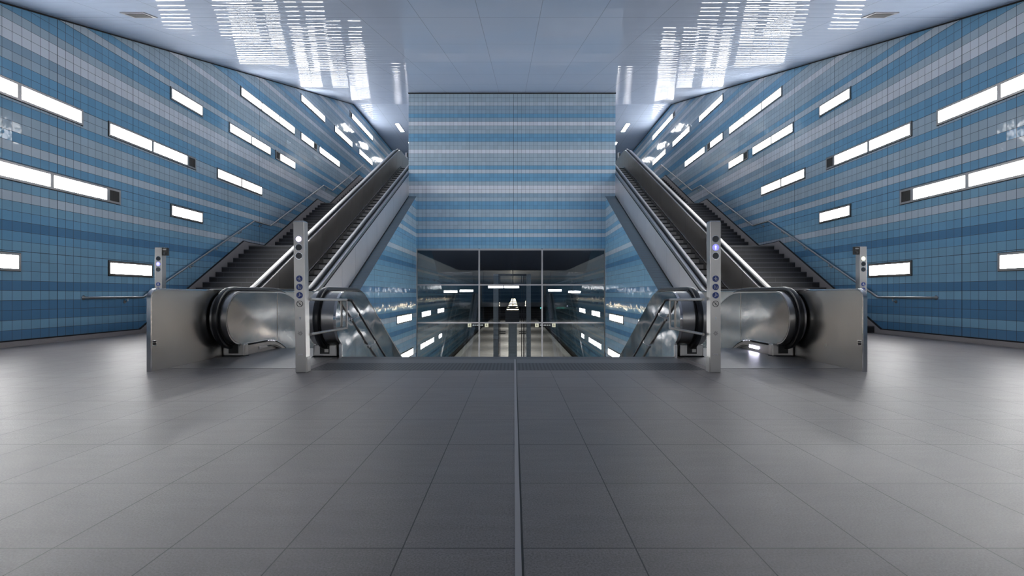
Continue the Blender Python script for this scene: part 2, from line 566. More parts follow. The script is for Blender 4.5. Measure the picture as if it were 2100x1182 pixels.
# thin dark shadow gap where the block meets the ceiling
m = MB(); m.box(-CW - .02, CW + .02, YC - .025, YC, ceil_z(YC) - .055, ceil_z(YC) - .005); m.build('trim_1', M['gap'], kind='structure')
for s, nm in ((-1, 'trim_2'), (1, 'trim_3')):
    m = MB()
    pts = [(YB, ceil_z(YB)), (-2, ceil_z(-2)), (30, ceil_z(30)), (YE, ceil_z(YE))]
    x0 = s * W; x1 = s * (W - .015)
    m.prism_x([(a, b - .03) for a, b in pts] + [(a, b) for a, b in reversed(pts)], min(x0, x1), max(x0, x1))
    m.build(nm, M['gap'], kind='structure')

# main floor in three slabs around the stair and escalator openings
HALF = 2.62
FE = 8.05
m = MB()
m.box(-W, W, YB, 6.62, -.3, 0)
m.box(-W, -HALF, 6.62, FE, -.3, 0); m.box(HALF, W, 6.62, FE, -.3, 0)
m.box(-W, -4.62, FE, 13.05, -.3, 0); m.box(4.62, W, FE, 13.05, -.3, 0)
m.build('floor', M['floor'], kind='structure')
m = MB(); m.box(-HALF, HALF, 7.3, 7.72, -.3, .0); m.build('trim_4', M['granite'], kind='structure')
m = MB(); m.box(-HALF, HALF, 7.72, FE, -.3, .0); m.build('trim_5', M['granite_d'], kind='structure')
o = MB().box(-HALF, HALF, 6.62, 7.3, -.3, .002).build('tactile_strip', M['tactile'])
tag(o, 'dark ribbed tactile strip across the floor before the descending stairs', 'floor strip')
m = MB(); m.box(.094, .118, YB, 7.72, 0, .004)
o = m.build('expansion_joint', M['joint']); tag(o, 'thin metal joint strip running along the middle of the floor', 'floor joint')
MB().box(.1185, .127, YB, 7.72, 0, .0015).build('seal', M['black'], o)

# skirting of the side walls, following floor and stairs
RUN, RISE = .335, .1721
T0 = 13.05
PER = 6.68
def stair_line(y):
    """nosing line of the side staircases"""
    if y < T0 - RUN: return 0
    k = min(2, int((y - (T0 - RUN)) // PER))
    yy = y - (T0 - RUN) - k * PER
    return k * 2.7536 + min(2.7536, yy * RISE / RUN)
def sk_pts():
    P = [(YB, .1), (T0 - .22, .1)]
    for k in range(3):
        y0 = T0 - RUN + k * PER
        if k: P.append((y0 - .14, k * 2.7536 + .11))
        P += [(y0 + 16 * RUN - .30, (k + 1) * 2.7536 + .15 - .02), (y0 + 16 * RUN - .05, (k + 1) * 2.7536 + .11)]
    P += [(YE, LAND + .11)]
    return P
for s, nm in ((-1, 'left'), (1, 'right')):
    P = sk_pts()
    lo = [(YE, LAND - .4), (T0 + 2.2 * PER, 3.5), (T0 + .4, -.25), (YB, -.25)]
    x0, x1 = s * (W - .045), s * W
    MB().prism_x(P + lo, min(x0, x1), max(x0, x1)).build('baseboard_' + nm, M['skirting'], kind='structure')
    x0, x1 = s * (W - .047), s * W
    MB().prism_x([(a, b) for a, b in P] + [(a, b + .022) for a, b in reversed(P)], min(x0, x1), max(x0, x1)).build('trim_6' if s < 0 else 'trim_7', M['gap'], kind='structure')

# ------------------------------------------------------------------ side staircases
def staircase(s, side):
    t = thing('staircase', f'dark anthracite staircase climbing in three flights along the {side} tiled wall', 'stairs', group=None)
    xa, xb = sorted((s * 6.80, s * (W - .045)))
    for k in range(3):
        yb, zb = T0 + k * PER, k * 2.7536
        poly = []
        for i in range(16):
            y = yb + i * RUN
            poly += [(y, zb + i * RISE), (y, zb + (i + 1) * RISE)]
        ye = yb + 15 * RUN
        poly += [(ye + .02, zb + 2.7536), (ye + .02, zb + 2.2), (yb + .35, zb - .25 if k else -.25), (yb, zb - .25 if k else -.25)]
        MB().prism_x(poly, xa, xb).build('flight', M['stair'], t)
        # landing slab
        y1 = yb + PER if k < 2 else yb + 15 * RUN + .3
        z1 = zb + 2.7536
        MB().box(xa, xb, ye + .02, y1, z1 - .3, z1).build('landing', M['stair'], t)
        MB().box(xa, xb, ye - .012, ye + .03, z1 - .028, z1 + .002).build('nosing', M['granite'], t, label='pale nosing strip')
    return t
staircase(-1, 'left'); staircase(1, 'right')
m = MB()
for s in (-1, 1):
    xa, xb = sorted((s * 4.95, s * W))
    m.box(xa, xb, T0 + 2 * PER + 15 * RUN + .3, YE, LAND - .35, LAND)
m.build('floor_upper', M['floor'], kind='structure')

# ------------------------------------------------------------------ stair well: ledges, inner walls, lower stairs, hall below
XL, XR = -4.58, 4.46
def ledge(y): return 1 + .516 * y - 6.49 - 1.227
yl0 = (6.49 + 1.227 - 1) / .516
for s, nm, xi in ((-1, 'wall_stairwell_left', XL), (1, 'wall_stairwell_right', XR)):
    a, b = sorted((xi, s * (CW - .01)))
    poly = [(FE + .06, -5.2), (FE + .06, -.3), (yl0, -.02), (YC, ledge(YC)), (YC, -5.2)]
    MB().prism_x(poly, a, b).build(nm, M['tile'], kind='structure')
    MB().prism_x([(yl0 + .02, .0), (YC, ledge(YC)), (YC, ledge(YC) + .008), (yl0 + .02, .008)], a, b).build('trim_%d' % (11 if s < 0 else 12), M['ledge'], kind='structure')
    a, b = sorted((xi, s * 7.6))
    MB().box(a, b, YC + .0, YC + .25, -5.2, 3.19).build('wall_' + ('left' if s < 0 else 'right') + '_lower', M['concrete'], kind='structure')

st = thing('staircase', 'central stairs descending to the platform behind the tactile strip', 'stairs')
poly = []
for i in range(29):
    y = FE + i * .327
    poly += [(y, -i * .1724), (y, -(i + 1) * .1724)]
poly += [(FE + 29 * .327, -5.0), (FE + 29 * .327, -5.2), (FE + 29 * .327 - 1, -5.2), (FE, -.5)]
poly = [(FE, -.1724 * 0)] + poly[1:]
MB().prism_x(poly, -2.58, 2.58).build('flight', M['stair'], st)
m = MB(); m.box(-5.64, 5.64, FE + 1, 125, -5.4, -5.0); m.build('floor_platform', M['platform'], kind='structure')
for s, nm in ((-1, 'left'), (1, 'right')):
    a, b = sorted((s * 5.05, s * 5.64)); MB().box(a, b, YC + .3, 125, -5.0, -4.99).build('trim_' + ('8' if s < 0 else '9'), M['platform_edge'], kind='structure')
    a, b = sorted((s * 5.64, s * 7.4)); MB().box(a, b, YC + .3, 125, -6.4, -6.1).build('floor_trackbed_' + nm, M['ballast'], kind='structure')
    a, b = sorted((s * 7.4, s * 7.65)); MB().box(a, b, YC, 125, -6.4, 3.4).build('wall_tunnel_' + nm, M['tile'], kind='structure')
    tr = thing('railway_track', f'pair of steel rails in the dark trackbed on the {nm} of the platform below', 'track')
    for dx in (6.0, 7.0):
        MB().box(s * dx - .035, s * dx + .035, YC + .4, 124.9, -6.1, -5.92).build('rail', M['rail'], tr)
MB().box(-7.4, 7.4, YC + .01, 125, 3.19, 3.4).build('ceiling_platform', M['slat'], kind='structure')
MB().box(-7.65, 7.65, 125, 125.3, -6.4, 3.4).build('wall_tunnel_end', plain('dark_tunnel_wall', (.02, .04, .055), .7), kind='structure')
MB().box(-7.4, -1.0, 124.8, 125, -5.0, -2.2).box(1.0, 7.4, 124.8, 125, -5.0, -2.2).build('trim_10', M['gap'], kind='structure')

# ------------------------------------------------------------------ glass screen
gs = thing('glass_screen', 'framed glass screen of large panes under the tiled central wall', 'glass screen')
gx = [XL, -1.575, 1.44, XR]
gz = [3.19, 1.455, -.36, -2.17]
yg = YC + .06
for xx in gx[1:3]:
    MB().box(xx - .035, xx + .035, yg - .05, yg + .05, -2.2, 3.17).build('mullion', M['mull'], gs)
MB().box(gx[0], gx[0] + .04, yg - .05, yg + .05, -2.2, 3.17).build('side_frame', M['frame'], gs)
MB().box(gx[3] - .04, gx[3], yg - .05, yg + .05, -2.2, 3.17).build('side_frame', M['frame'], gs)
for i, zz in enumerate(gz):
    h = .03 if i else .04
    for a, b in zip(gx, gx[1:]):
        MB().box(a + .04, b - .04, yg - .045, yg + .045, zz - h - (h if not i else 0), zz + (h if i else 0)).build('transom', M['mull'], gs)
for i in range(3):
    for a, b in zip(gx, gx[1:]):
        MB().box(a + .03, b - .03, yg - .006, yg + .006, gz[i + 1] + .02, gz[i] - .02).build('pane', M['glass'], gs)

# lift shaft and cabinet beyond the glass
ls = thing('lift_shaft', 'grey lift shaft frame standing on the platform behind the glass screen', 'lift')
yq = 27.0
MB().box(-1.02, -.75, yq, yq + .3, -5, 2.1).build('column', M['concrete'], ls)
MB().box(.76, 1.0, yq, yq + .3, -5, 2.1).build('column', M['concrete'], ls)
MB().box(-.75, .76, yq, yq + .25, 1.98, 2.1).build('head_beam', M['dark'], ls)
for xx in (-.72, -.66, .5, .6, .68):
    MB().box(xx - .018, xx + .018, yq + .05, yq + .1, -5, 1.98).build('guide_rail', M['dark'], ls)
for zz in (-.05, -.12, -1.02, -1.12):
    MB().box(-.73, -.36, yq + .1, yq + .14, zz - .02, zz + .02).box(.36, .74, yq + .1, yq + .14, zz - .02, zz + .02).build('cross_rail', M['dark'], ls)
for z0 in (-5,):
    for a in (-.73, .72):
        MB().box(a, a + .01, yq + .12, yq + 1.6, -5, 1.95).build('glass_side', M['glass'], ls)
cb = thing('machine_cabinet', 'dark grey cabinet on a pale column between the lift shaft posts', 'cabinet')
MB().box(-.36, .37, 26.1, 26.7, -.52, .18).build('cabinet_box', M['dark'], cb, bevel=.01)
MB().box(-.2, .25, 26.2, 26.6, -5, -.52).build('column', M['platform_edge'], cb)
MB().box(-.12, .16, 26.19, 26.21, -1.9, -.6).build('column_panel', M['concrete'], cb)
MB().box(-.14, .18, 26.19, 26.21, -2.6, -2.1).build('column_panel', M['concrete'], cb)

# hanging platform signs
def platform_sign(x0, x1, side):
    t = thing('platform_sign', f'black hanging platform sign with yellow ends above the {side} platform edge', 'sign')
    y, z0, z1 = 50, -2.26, -1.88
    w_ = .36
    MB().box(x0 + w_, x1 - w_, y, y + .12, z0, z1).build('board', M['ink'], t)
    for a in (x0, x1 - w_):
        b = MB().box(a, a + w_ - .02, y - .02, y + .12, z0, z1).build('yellow_panel', M['signyellow'], t)
        cx = a + w_ / 2 - .01
        mm = MB(); mm.disc_y(cx, z0 + .29, .035, y - .03, y - .02, 10); mm.stroke_y([(cx - .07, z0 + .08), (cx, z0 + .24), (cx + .07, z0 + .08)], .04, y - .03, y - .02)
        mm.build('pictogram', M['ink'], b)
    mm = MB()
    xx = x0 + w_ + .12
    for L_ in (.2, .12, .3, .16, .22):
        mm.box(xx, xx + L_ * .8, y - .01, y, z0 + .16, z0 + .23); xx += L_ * .8 + .06
    mm.build('lettering', M['signtext'], t)
    for a in (x0 + .5, x1 - .5):
        MB().box(a - .015, a + .015, y + .04, y + .07, z1, 3.19).build('hanger', M['dark'], t)
platform_sign(-4.5, -2.45, 'left'); platform_sign(2.2, 4.25, 'right')

t = thing('track_signal', 'small green track signal far down the right platform edge', 'signal')
MB().box(5.30, 5.55, 100, 100.2, -2.0, -1.4).build('signal_head', M['black'], t)
MB().disc_y(5.42, -1.72, .1, 99.96, 100, 16).build('green_lens', emit('green_signal_glow', (.1, 1.0, .7), 3), t)
MB().box(5.40, 5.44, 100.05, 100.1, -5, -2.0).build('mast', M['dark'], t)
# warm pendant lamps along the platform axis
for i, y in enumerate((33, 38, 44, 51, 60, 72, 88, 108)):
    t = thing('pendant_lamp', 'warm pendant lamp, ' + ('nearest', 'second', 'third', 'fourth', 'fifth', 'sixth', 'seventh', 'farthest')[i] + ' in the row over the platform centre', 'lamp', group='pendant lamps over the platform')
    rz = -.0
    m = MB(); n = 20
    P = [(math.cos(k * 2 * math.pi / n), math.sin(k * 2 * math.pi / n)) for k in range(n)]
    m.tube([(0, y, rz - .02), (0, y, rz + .02)], .38, 20); m.build('glowing_disc', M['lampw'], t)
    MB().tube([(0, y, rz + .03), (0, y, rz + .14)], .42, 20).build('lamp_shade', M['dark'], t)
    MB().tube([(0, y, rz + .14), (0, y, 3.19)], .012, 8).build('cable', M['dark'], t)
    ld = bpy.data.lights.new('lamp_bulb', 'AREA'); ld.energy = 260; ld.color = (1, .92, .82); ld.shape = 'DISK'; ld.size = .7; ld.spread = math.radians(150)
    lo = bpy.data.objects.new('lamp_bulb', ld); lo.location = (0, y, rz - .05); C.objects.link(lo); lo.parent = t

# ------------------------------------------------------------------ wall lights
SEG = 1.44
FH = .345
ORD = ['nearest the camera', 'second from the camera', 'third from the camera', 'fourth from the camera']
ROWN = {0: 'lowest row', 1: 'second row up', 2: 'third row up', 3: 'fourth row up', 4: 'fifth row up', 5: 'sixth row up', 6: 'topmost row'}
def wall_light(s, xw, y0, segs, z0, label, group, seg=SEG, h=FH, mat='lamp', face=1):
    """segs: list of 'L' (glowing) or 'D' (dark louvre); light fixed on the wall plane xw, facing the hall"""
    t = thing('wall_light', label, 'wall light', (xw, y0, z0), group)
    d = -s * .02
    L = sum(seg if c == 'L' else .37 for c in segs)
    fr = MB()
    b = .046
    def bx(ya, yb, za, zb, dd):
        a_, b_ = sorted((xw, xw + dd)); fr.box(a_, b_, ya, yb, za, zb)
    bx(y0, y0 + L, z0, z0 + b, d * 1.2); bx(y0, y0 + L, z0 + h - b, z0 + h, d * 1.2)
    bx(y0, y0 + b, z0 + b, z0 + h - b, d * 1.2); bx(y0 + L - b, y0 + L, z0 + b, z0 + h - b, d * 1.2)
    yy = y0
    div = []
    for c in segs[:-1]:
        yy += seg if c == 'L' else .37
        bx(yy - b * .9, yy + b * .9, z0 + b, z0 + h - b, d * 1.2)
    fr.build('frame', M['frame'], t)
    o_ = MB()
    for (ya, yb, za, zb) in ((y0 - .012, y0 + L + .012, z0 - .012, z0), (y0 - .012, y0 + L + .012, z0 + h, z0 + h + .012), (y0 - .012, y0, z0, z0 + h), (y0 + L, y0 + L + .012, z0, z0 + h)):
        a_, b_ = sorted((xw, xw + d * .4)); o_.box(a_, b_, ya, yb, za, zb)
    o_.build('edge_seal', M['gap'], t)
    yy = y0
    for c in segs:
        l = seg if c == 'L' else .37
        a_, b_ = sorted((xw, xw + d * .5))
        o = MB().box(a_, b_, yy + b, yy + l - b, z0 + b, z0 + h - b)
        o.build('diffuser' if c == 'L' else 'louvre', M[mat] if c == 'L' else M['grille'], t)
        yy += l
    return t
# (y of near end, segments near->far, row)
ROWZ = [1.45, 3.18, 4.75, 6.46, 7.97, 9.70, 11.40]
LIGHTS = [
    (8.31, 'L', 0), (11.87, 'L', 0),
    (7.53, 'LLLD', 1), (14.02, 'L', 1),
    (8.28, 'LL', 2), (11.87, 'LLD', 2), (16.22, 'LL', 2),
    (14.02, 'L', 3), (16.90, 'LL', 3), (20.18, 'DL', 3),
    (17.62, 'LLL', 4), (22.6, 'LD', 4), (24.73, 'LL', 4),
    (22.6, 'LL', 5), (26.87, 'LL', 5), (31.1, 'LL', 5),
    (29.35, 'DLLL', 6),
    # wall lights added out of view, for fill light
    (3.6, 'L', 0), (-9.6, 'LL', 0),
]
NW = {1: 'single-panel', 2: 'two-panel', 3: 'three-panel', 4: 'four-panel'}
for s, side in ((-1, 'left'), (1, 'right')):
    for r in range(7):
        L = sorted([l for l in LIGHTS if l[2] == r])
        k = -sum(1 for l in L if l[0] < 7)
        for (y0, sg, _) in L:
            dark = ', dark louvre end' if 'D' in sg else ''
            if k >= 0:
                lab = f'{NW[sg.count("L")]} wall light{dark}, {side} wall, {ROWN[r]}, {ORD[k].replace("the ", "")}'
                if len(L) == 1: lab = f'{NW[sg.count("L")]} wall light{dark}, {side} wall, alone in the topmost row'
            else:
                lab = f'added fill light on the {side} wall beside the viewer, {ROWN[r]}, number {abs(k)} back'
            wall_light(s, s * W, y0, sg, ROWZ[r], lab, f'wall lights on the {side} tiled wall')
            k += 1
    xi = XL if s < 0 else XR
    for (y0, sg, z0, lab) in ((20.0, 'LL', -.20, 'upper row, beside the glass screen'), (14.7, 'LL', -.20, 'upper row, nearer the stairs'),
                              (18.9, 'LLL', -1.80, 'lower row, beside the glass screen'), (15.7, 'L', -1.80, 'lower row, nearer the stairs')):
        wall_light(s, xi, y0, sg, z0, f'white light low on the {side} stairwell wall, {lab}', f'lights on the {side} stairwell wall')
# lights on the wall behind the viewer (seen mirrored in the glass)
for i, (x, wd, z) in enumerate(((-8.3, 1.6, 1.2), (-6.4, 1.6, 1.3), (-3.0, 1.8, 1.75), (-1.1, 1.8, 1.75), (4.2, 1.6, 1.35), (6.6, 1.8, 1.15))):
    t = thing('wall_light', 'white light strip on the wall behind the viewer, ' + ('far left', 'second from left', 'left of centre', 'at centre', 'right of centre', 'far right')[i], 'wall light', group='light strips on the rear wall')
    MB().box(x, x + wd, YB, YB + .02, z, z + .26).build('diffuser', M['lamp'], t)
    MB().box(x - .03, x + wd + .03, YB, YB + .012, z - .03, z + .29).build('frame', M['frame'], t)

# lamps and vents in the ceiling
for s, side in ((-1, 'left'), (1, 'right')):
    t = thing('ceiling_light', f'small white ceiling light above the top of the {side} escalator', 'ceiling light')
    a, b = s * 7.68 - .12, s * 7.68 + .12
    MB().box(a, b, 33.4, 35.0, 12.33, 12.352).build('diffuser', M['lamp'], t)
    MB().box(a - .04, b + .04, 33.36, 35.04, 12.34, 12.356).build('frame', M['frame'], t)
    for yy_, ow in ((37.5, 'second'), (41.5, 'third')):  # hidden lights added to brighten the upper floor and its ceiling
        t = thing('ceiling_light', f'added hidden ceiling light on the {side} of the upper floor, {ow} from the escalator', 'ceiling light')
        MB().box(a, b, yy_, yy_ + 1.6, 12.33, 12.352).build('diffuser', M['lamp'], t)
        MB().box(a - .04, b + .04, yy_ - .04, yy_ + 1.64, 12.34, 12.356).build('frame', M['frame'], t)
    xc = s * 7.6; y0, y1 = 10.1, 10.5
    t = thing('ceiling_vent', f'small square air vent in the sloping ceiling near the {side} wall', 'vent')
    def plate(xa, xb, ya, yb, lo, hi):
        return MB().prism_x([(ya, ceil_z(ya) - lo), (yb, ceil_z(yb) - lo), (yb, ceil_z(yb) - hi), (ya, ceil_z(ya) - hi)], xa, xb)
    plate(xc - .24, xc + .24, y0, y1, .018, -.01).build('vent_frame', M['frame'], t)
    plate(xc - .18, xc + .18, y0 + .06, y1 - .06, .024, .012).build('grille', M['grille'], t)

# ------------------------------------------------------------------ wall handrails
def handrail_wall(s, side):
    t = thing('handrail', f'steel tube handrail zigzagging up the {side} tiled wall beside the stairs', 'handrail')
    x = s * (W - .10)
    P = [(11.2, .925), (12.85, .925)]
    for k in range(3):
        yk = 12.85 + k * PER
        if k: P.append((yk + .05, .925 + k * 2.7536))
        P.append((yk + 5.50, .925 + (k + 1) * 2.7536))
    P.append((34.6, P[-1][1]))
    pts = [(s * (W - .005), 11.17, .925), (x - s * .0, 11.2, .925)] + [(x, a, b) for a, b in P[1:]]
    MB().tube(pts, .027, 12).build('rail_tube', M['steel_v'], t, smooth=True)
    MB().tube([(s * W, 11.18, .925), (s * (W - .012), 11.18, .925)], .05, 20).build('end_flange', M['trim'], t, smooth=True)
    # brackets
    br = []
    for k in range(3):
        yk = 12.85 + k * PER
        for f in (.12, .36, .6, .84):
            br.append((yk + .05 + f * 5.45, .925 + k * 2.7536 + f * 2.7536))
        br.append((yk + 5.5 + .55, .925 + (k + 1) * 2.7536))
    br.insert(0, (12.35, .925))
    first = None
    for (a, b) in br:
        if first is None:
            m = MB()
            m.tube([(x, a, b - .02), (x, a, b - .085), (s * (W - .02), a + .01, b - .11)], .009, 8)
            m.tube([(s * W, a + .01, b - .11), (s * (W - .02), a + .01, b - .11)], .038, 18)
            first = m.build('bracket', M['steel_v'], t, smooth=True); fa, fb = a, b
        else:
            part_copy(first, t, 0, a - fa, b - fb)
    return t
handrail_wall(-1, 'left'); handrail_wall(1, 'right')

# ------------------------------------------------------------------ escalators
SL = .516
def smooth_clip(v, lo, hi, r):
    """clip with rounded knees; r is the half width of the blend in v"""
    def knee(v, lo):
        if v <= lo - r: return lo
        if v >= lo + r: return v
        return lo + (v - lo + r) ** 2 / (4 * r)
    a = knee(v, lo)
    return -knee(-a, -hi)

def linspace(a, b, n): return [a + (b - a) * i / (n - 1) for i in range(n)]

class Profile:
    """side profile of an escalator: straight handrail line with two rounded newels"""
    def __init__(self, f, ya, yb, R=.47):
        self.f, self.ya, self.yb, self.R = f, ya, yb, R
    def samples(self, d, n_main=90):
        r = self.R - d
        A = [self.ya - r * math.cos(math.pi / 2 * k / 14) for k in range(14)]
        B = [self.yb + r * math.sin(math.pi / 2 * k / 14) for k in range(1, 15)]
        return A + linspace(self.ya, self.yb, n_main) + B
    def top(self, y, d):
        r = self.R - d
        if y < self.ya: return self.f(self.ya) - self.R + math.sqrt(max(0, r * r - (self.ya - y) ** 2))
        if y > self.yb: return self.f(self.yb) - self.R + math.sqrt(max(0, r * r - (y - self.yb) ** 2))
        e = 1e-3
        sl = (self.f(y + e) - self.f(y - e)) / (2 * e)
        return self.f(y) - d * math.sqrt(1 + sl * sl)
    def nose_bot(self, y, d):
        r = self.R - d
        if y < self.ya: return self.f(self.ya) - self.R - math.sqrt(max(0, r * r - (self.ya - y) ** 2))
        if y > self.yb: return self.f(self.yb) - self.R - math.sqrt(max(0, r * r - (y - self.yb) ** 2))
        return None
    def handrail_path(self):
        P = []
        ca = (self.ya, self.f(self.ya) - self.R); cb = (self.yb, self.f(self.yb) - self.R)
        for k in range(0, 25):
            a = math.radians(-95 - 175 * k / 24)
            P.append((ca[0] + self.R * math.cos(a), ca[1] + self.R * math.sin(a)))
        P += [(y, self.f(y)) for y in linspace(self.ya, self.yb, 110)]
        for k in range(0, 25):
            a = math.radians(90 - 175 * k / 24)
            P.append((cb[0] + self.R * math.cos(a), cb[1] + self.R * math.sin(a)))
        return P

def balustrade(t, prof, hx, xin, xout, base, skirt, clad_bot, mat_panel, joints, mat_clad, s_in, clad_joints):
    """one balustrade: body between xin and xout, handrail at hx, panels on the inner face"""
    a, b = sorted((xin, xout))
    ys = prof.samples(.05)
    def bot(y):
        nb = prof.nose_bot(y, .05)
        return nb if nb is not None else base(y)
    MB().slabs(ys, lambda y: prof.top(y, .05), bot, a, b).build('balustrade_body', M['trim' if 0 else 'steel_v'], t, smooth=True)
    # handrail: rounded C section
    sec = [(-.042, -.03), (-.045, -.005), (-.036, .016), (-.015, .022), (.015, .022), (.036, .016), (.045, -.005), (.042, -.03)]
    MB().sweep(prof.handrail_path(), [(p, -q) if False else (p, q) for p, q in sec], hx).build('handrail', M['rubber'], t, smooth=True)
    # guide strip under the handrail
    MB().sweep(prof.handrail_path(), [(-.06, -.05), (-.06, -.034), (.06, -.034), (.06, -.05)], hx).build('handrail_guide', M['gap'], t)
    # inner panels, split at joints
    di = .075
    e = .006
    x1 = xin + s_in * e
    pa, pb = sorted((xin, x1))
    edges = [prof.ya - prof.R + di] + joints + [prof.yb + prof.R - di]
    for y0, y1 in zip(edges, edges[1:]):
        if y0 < prof.ya < y1 or y0 < prof.ya and y1 >= prof.ya:
            ys2 = [y for y in prof.samples(di, 40) if y0 - 1e-6 <= y < y1 - .009] + [y1 - .008]
        else:
            ys2 = [y0 + .008] + [y for y in prof.samples(di) if y0 + .02 < y < y1 - .02] + [y1 - .008]
        def b2(y):
            nb = prof.nose_bot(y, di)
            return max(skirt(y), nb) if nb is not None else skirt(y)
        MB().slabs(sorted(ys2), lambda y: prof.top(y, di), b2, pa, pb).build('inner_panel', M[mat_panel], t, smooth=True)
    # skirt plate below the panels
    ym = [y for y in prof.samples(.05) if prof.ya <= y <= prof.yb]
    x2 = xin + s_in * .03
    pa, pb = sorted((xin, x2))
    MB().slabs(ym, lambda y: skirt(y) - .03, lambda y: skirt(y) - .24, pa, pb).build('skirt_plate', M['skirt'], t)
    MB().slabs(ym, lambda y: skirt(y) - .005, lambda y: skirt(y) - .028, *sorted((xin, xin + s_in * .012))).build('skirt_slot', M['gap'], t)
    MB().slabs(ym, lambda y: skirt(y) + .012, lambda y: skirt(y) - .004, *sorted((xin, xin + s_in * .02))).build('skirt_bead', M['trim'], t)
    # bright bead around the inner panel
    # outer cladding in sheets
    if clad_bot:
        xo = xout - s_in * .010
        ca, cb_ = sorted((xout, xo))
        for y0, y1 in zip(clad_joints, clad_joints[1:]):
            yy = linspace(y0 + .006, y1 - .006, 8)
            MB().slabs(yy, lambda y: prof.top(y, .17), clad_bot, ca, cb_).build('outer_cladding', M[mat_clad], t)
        yy = linspace(clad_joints[0], clad_joints[-1], 60)
        MB().slabs(yy, lambda y: prof.top(y, .145), lambda y: prof.top(y, .172), ca, cb_).build('cladding_seam', M['gap'], t)

def inlet(t, x, y0, dirn=1, wd=.38, plate=False):
    """steel casting where the handrail enters the balustrade foot"""
    a, b = x - wd / 2, x + wd / 2
    y1 = y0 + .13
    sl = MB().box(a, b, y0, y1, 0, .20)
    o = sl.build('handrail_inlet', M['steel_v'], t, bevel=.02)
    MB().box(x - .075, x + .075, y0 - .012, y0 + .01, .05, .215).build('rubber_mouth', M['black'], o)
    MB().box(a - .005, b + .005, y0 - .01, y1, 0, .012).build('base_strip', M['gap'], o)
    if plate:
        MB().box(x - .0, x + .062, y0 - .016, y0 - .010, .075, .125).build('data_plate', M['frame'], o)

def escalator_up(s, side):
    t = thing('escalator', f'long upward steel escalator on the {side}, between the stairs and the tiled central wall', 'escalator')
    f = lambda y: smooth_clip(1 + SL * y - 6.49, 1.10, LAND + 1.10, .16)
    prof = Profile(f, 11.1, 31.2, .45)
    step_line = lambda y: smooth_clip(1 + SL * y - 6.49 - 1.12, .0, LAND, .1)
    skirt = lambda y: smooth_clip(1 + SL * y - 6.49 - 1.02, .1, LAND + .1, .12)
    hr, hl = s * 5.11, s * 6.57
    lo_r = lambda y: max(0.0, 1 + SL * y - 6.49 - 1.21)
    lo_l = lambda y: max(0.0, 1 + SL * y - 6.49 - 2.3)
    cj = [11.2] + [12.2 + 1.25 * i for i in range(15)] + [30.9]
    jo = [12.4 + 1.55 * i for i in range(12)]
    balustrade(t, prof, hr, s * 5.26, s * CW, lo_r, skirt, lo_r, 'panel', jo, 'clad', s, cj)
    balustrade(t, prof, hl, s * 6.44, s * 6.77, lo_l, skirt, None, 'panel', jo, 'clad', -s, cj)
    inlet(t, s * 5.12, 11.15); inlet(t, s * 6.59, 11.15)
    # black base line resting on the ledge
    xa, xb = sorted((s * (CW - .012), s * (CW + .0)))
    MB().slabs(linspace(13.0, YC, 12), lambda y: ledge(y) + .06, lambda y: ledge(y) - .0, xa, xb).build('base_seam', M['gap'], t)
    # landing plates
    xa, xb = sorted((s * 5.29, s * 6.41))
    MB().box(xa, xb, 10.9, 12.7, -.02, .006).build('landing_plate', M['comb'], t)
    MB().box(xa, xb, 29.6, 32.0, LAND - .02, LAND + .006).build('landing_plate', M['comb'], t)
    # truss underside
    MB().slabs(linspace(12.8, 31.5, 30), lambda y: max(-.05, step_line(y) - .45), lambda y: max(-.25, step_line(y) - .75), *sorted((s * 5.27, s * 6.43))).build('truss', M['dark'], t)
    # moving steps
    first = None
    k = 0
    y = 12.75
    while y < 29.7:
        z = step_line(y)
        if first is None:
            m = MB()
            m.prism_x([(y, z - .40), (y, z - .006), (y + .012, z), (y + .4, z), (y + .4, z - .4)], xa, xb)
            first = m.build('step', M['riser'], t)
            tr = MB().box(xa, xb, y - .012, y + .405, z - .04, z + .004).build('tread', M['step'], first)  # dark front lip paints in the shaded band between risers
            fy, fz = y, z
        else:
            c = part_copy(first, t, 0, y - fy, z - fz)
            d = tr.copy(); C.objects.link(d); d.parent = c
        y += .4
    return t

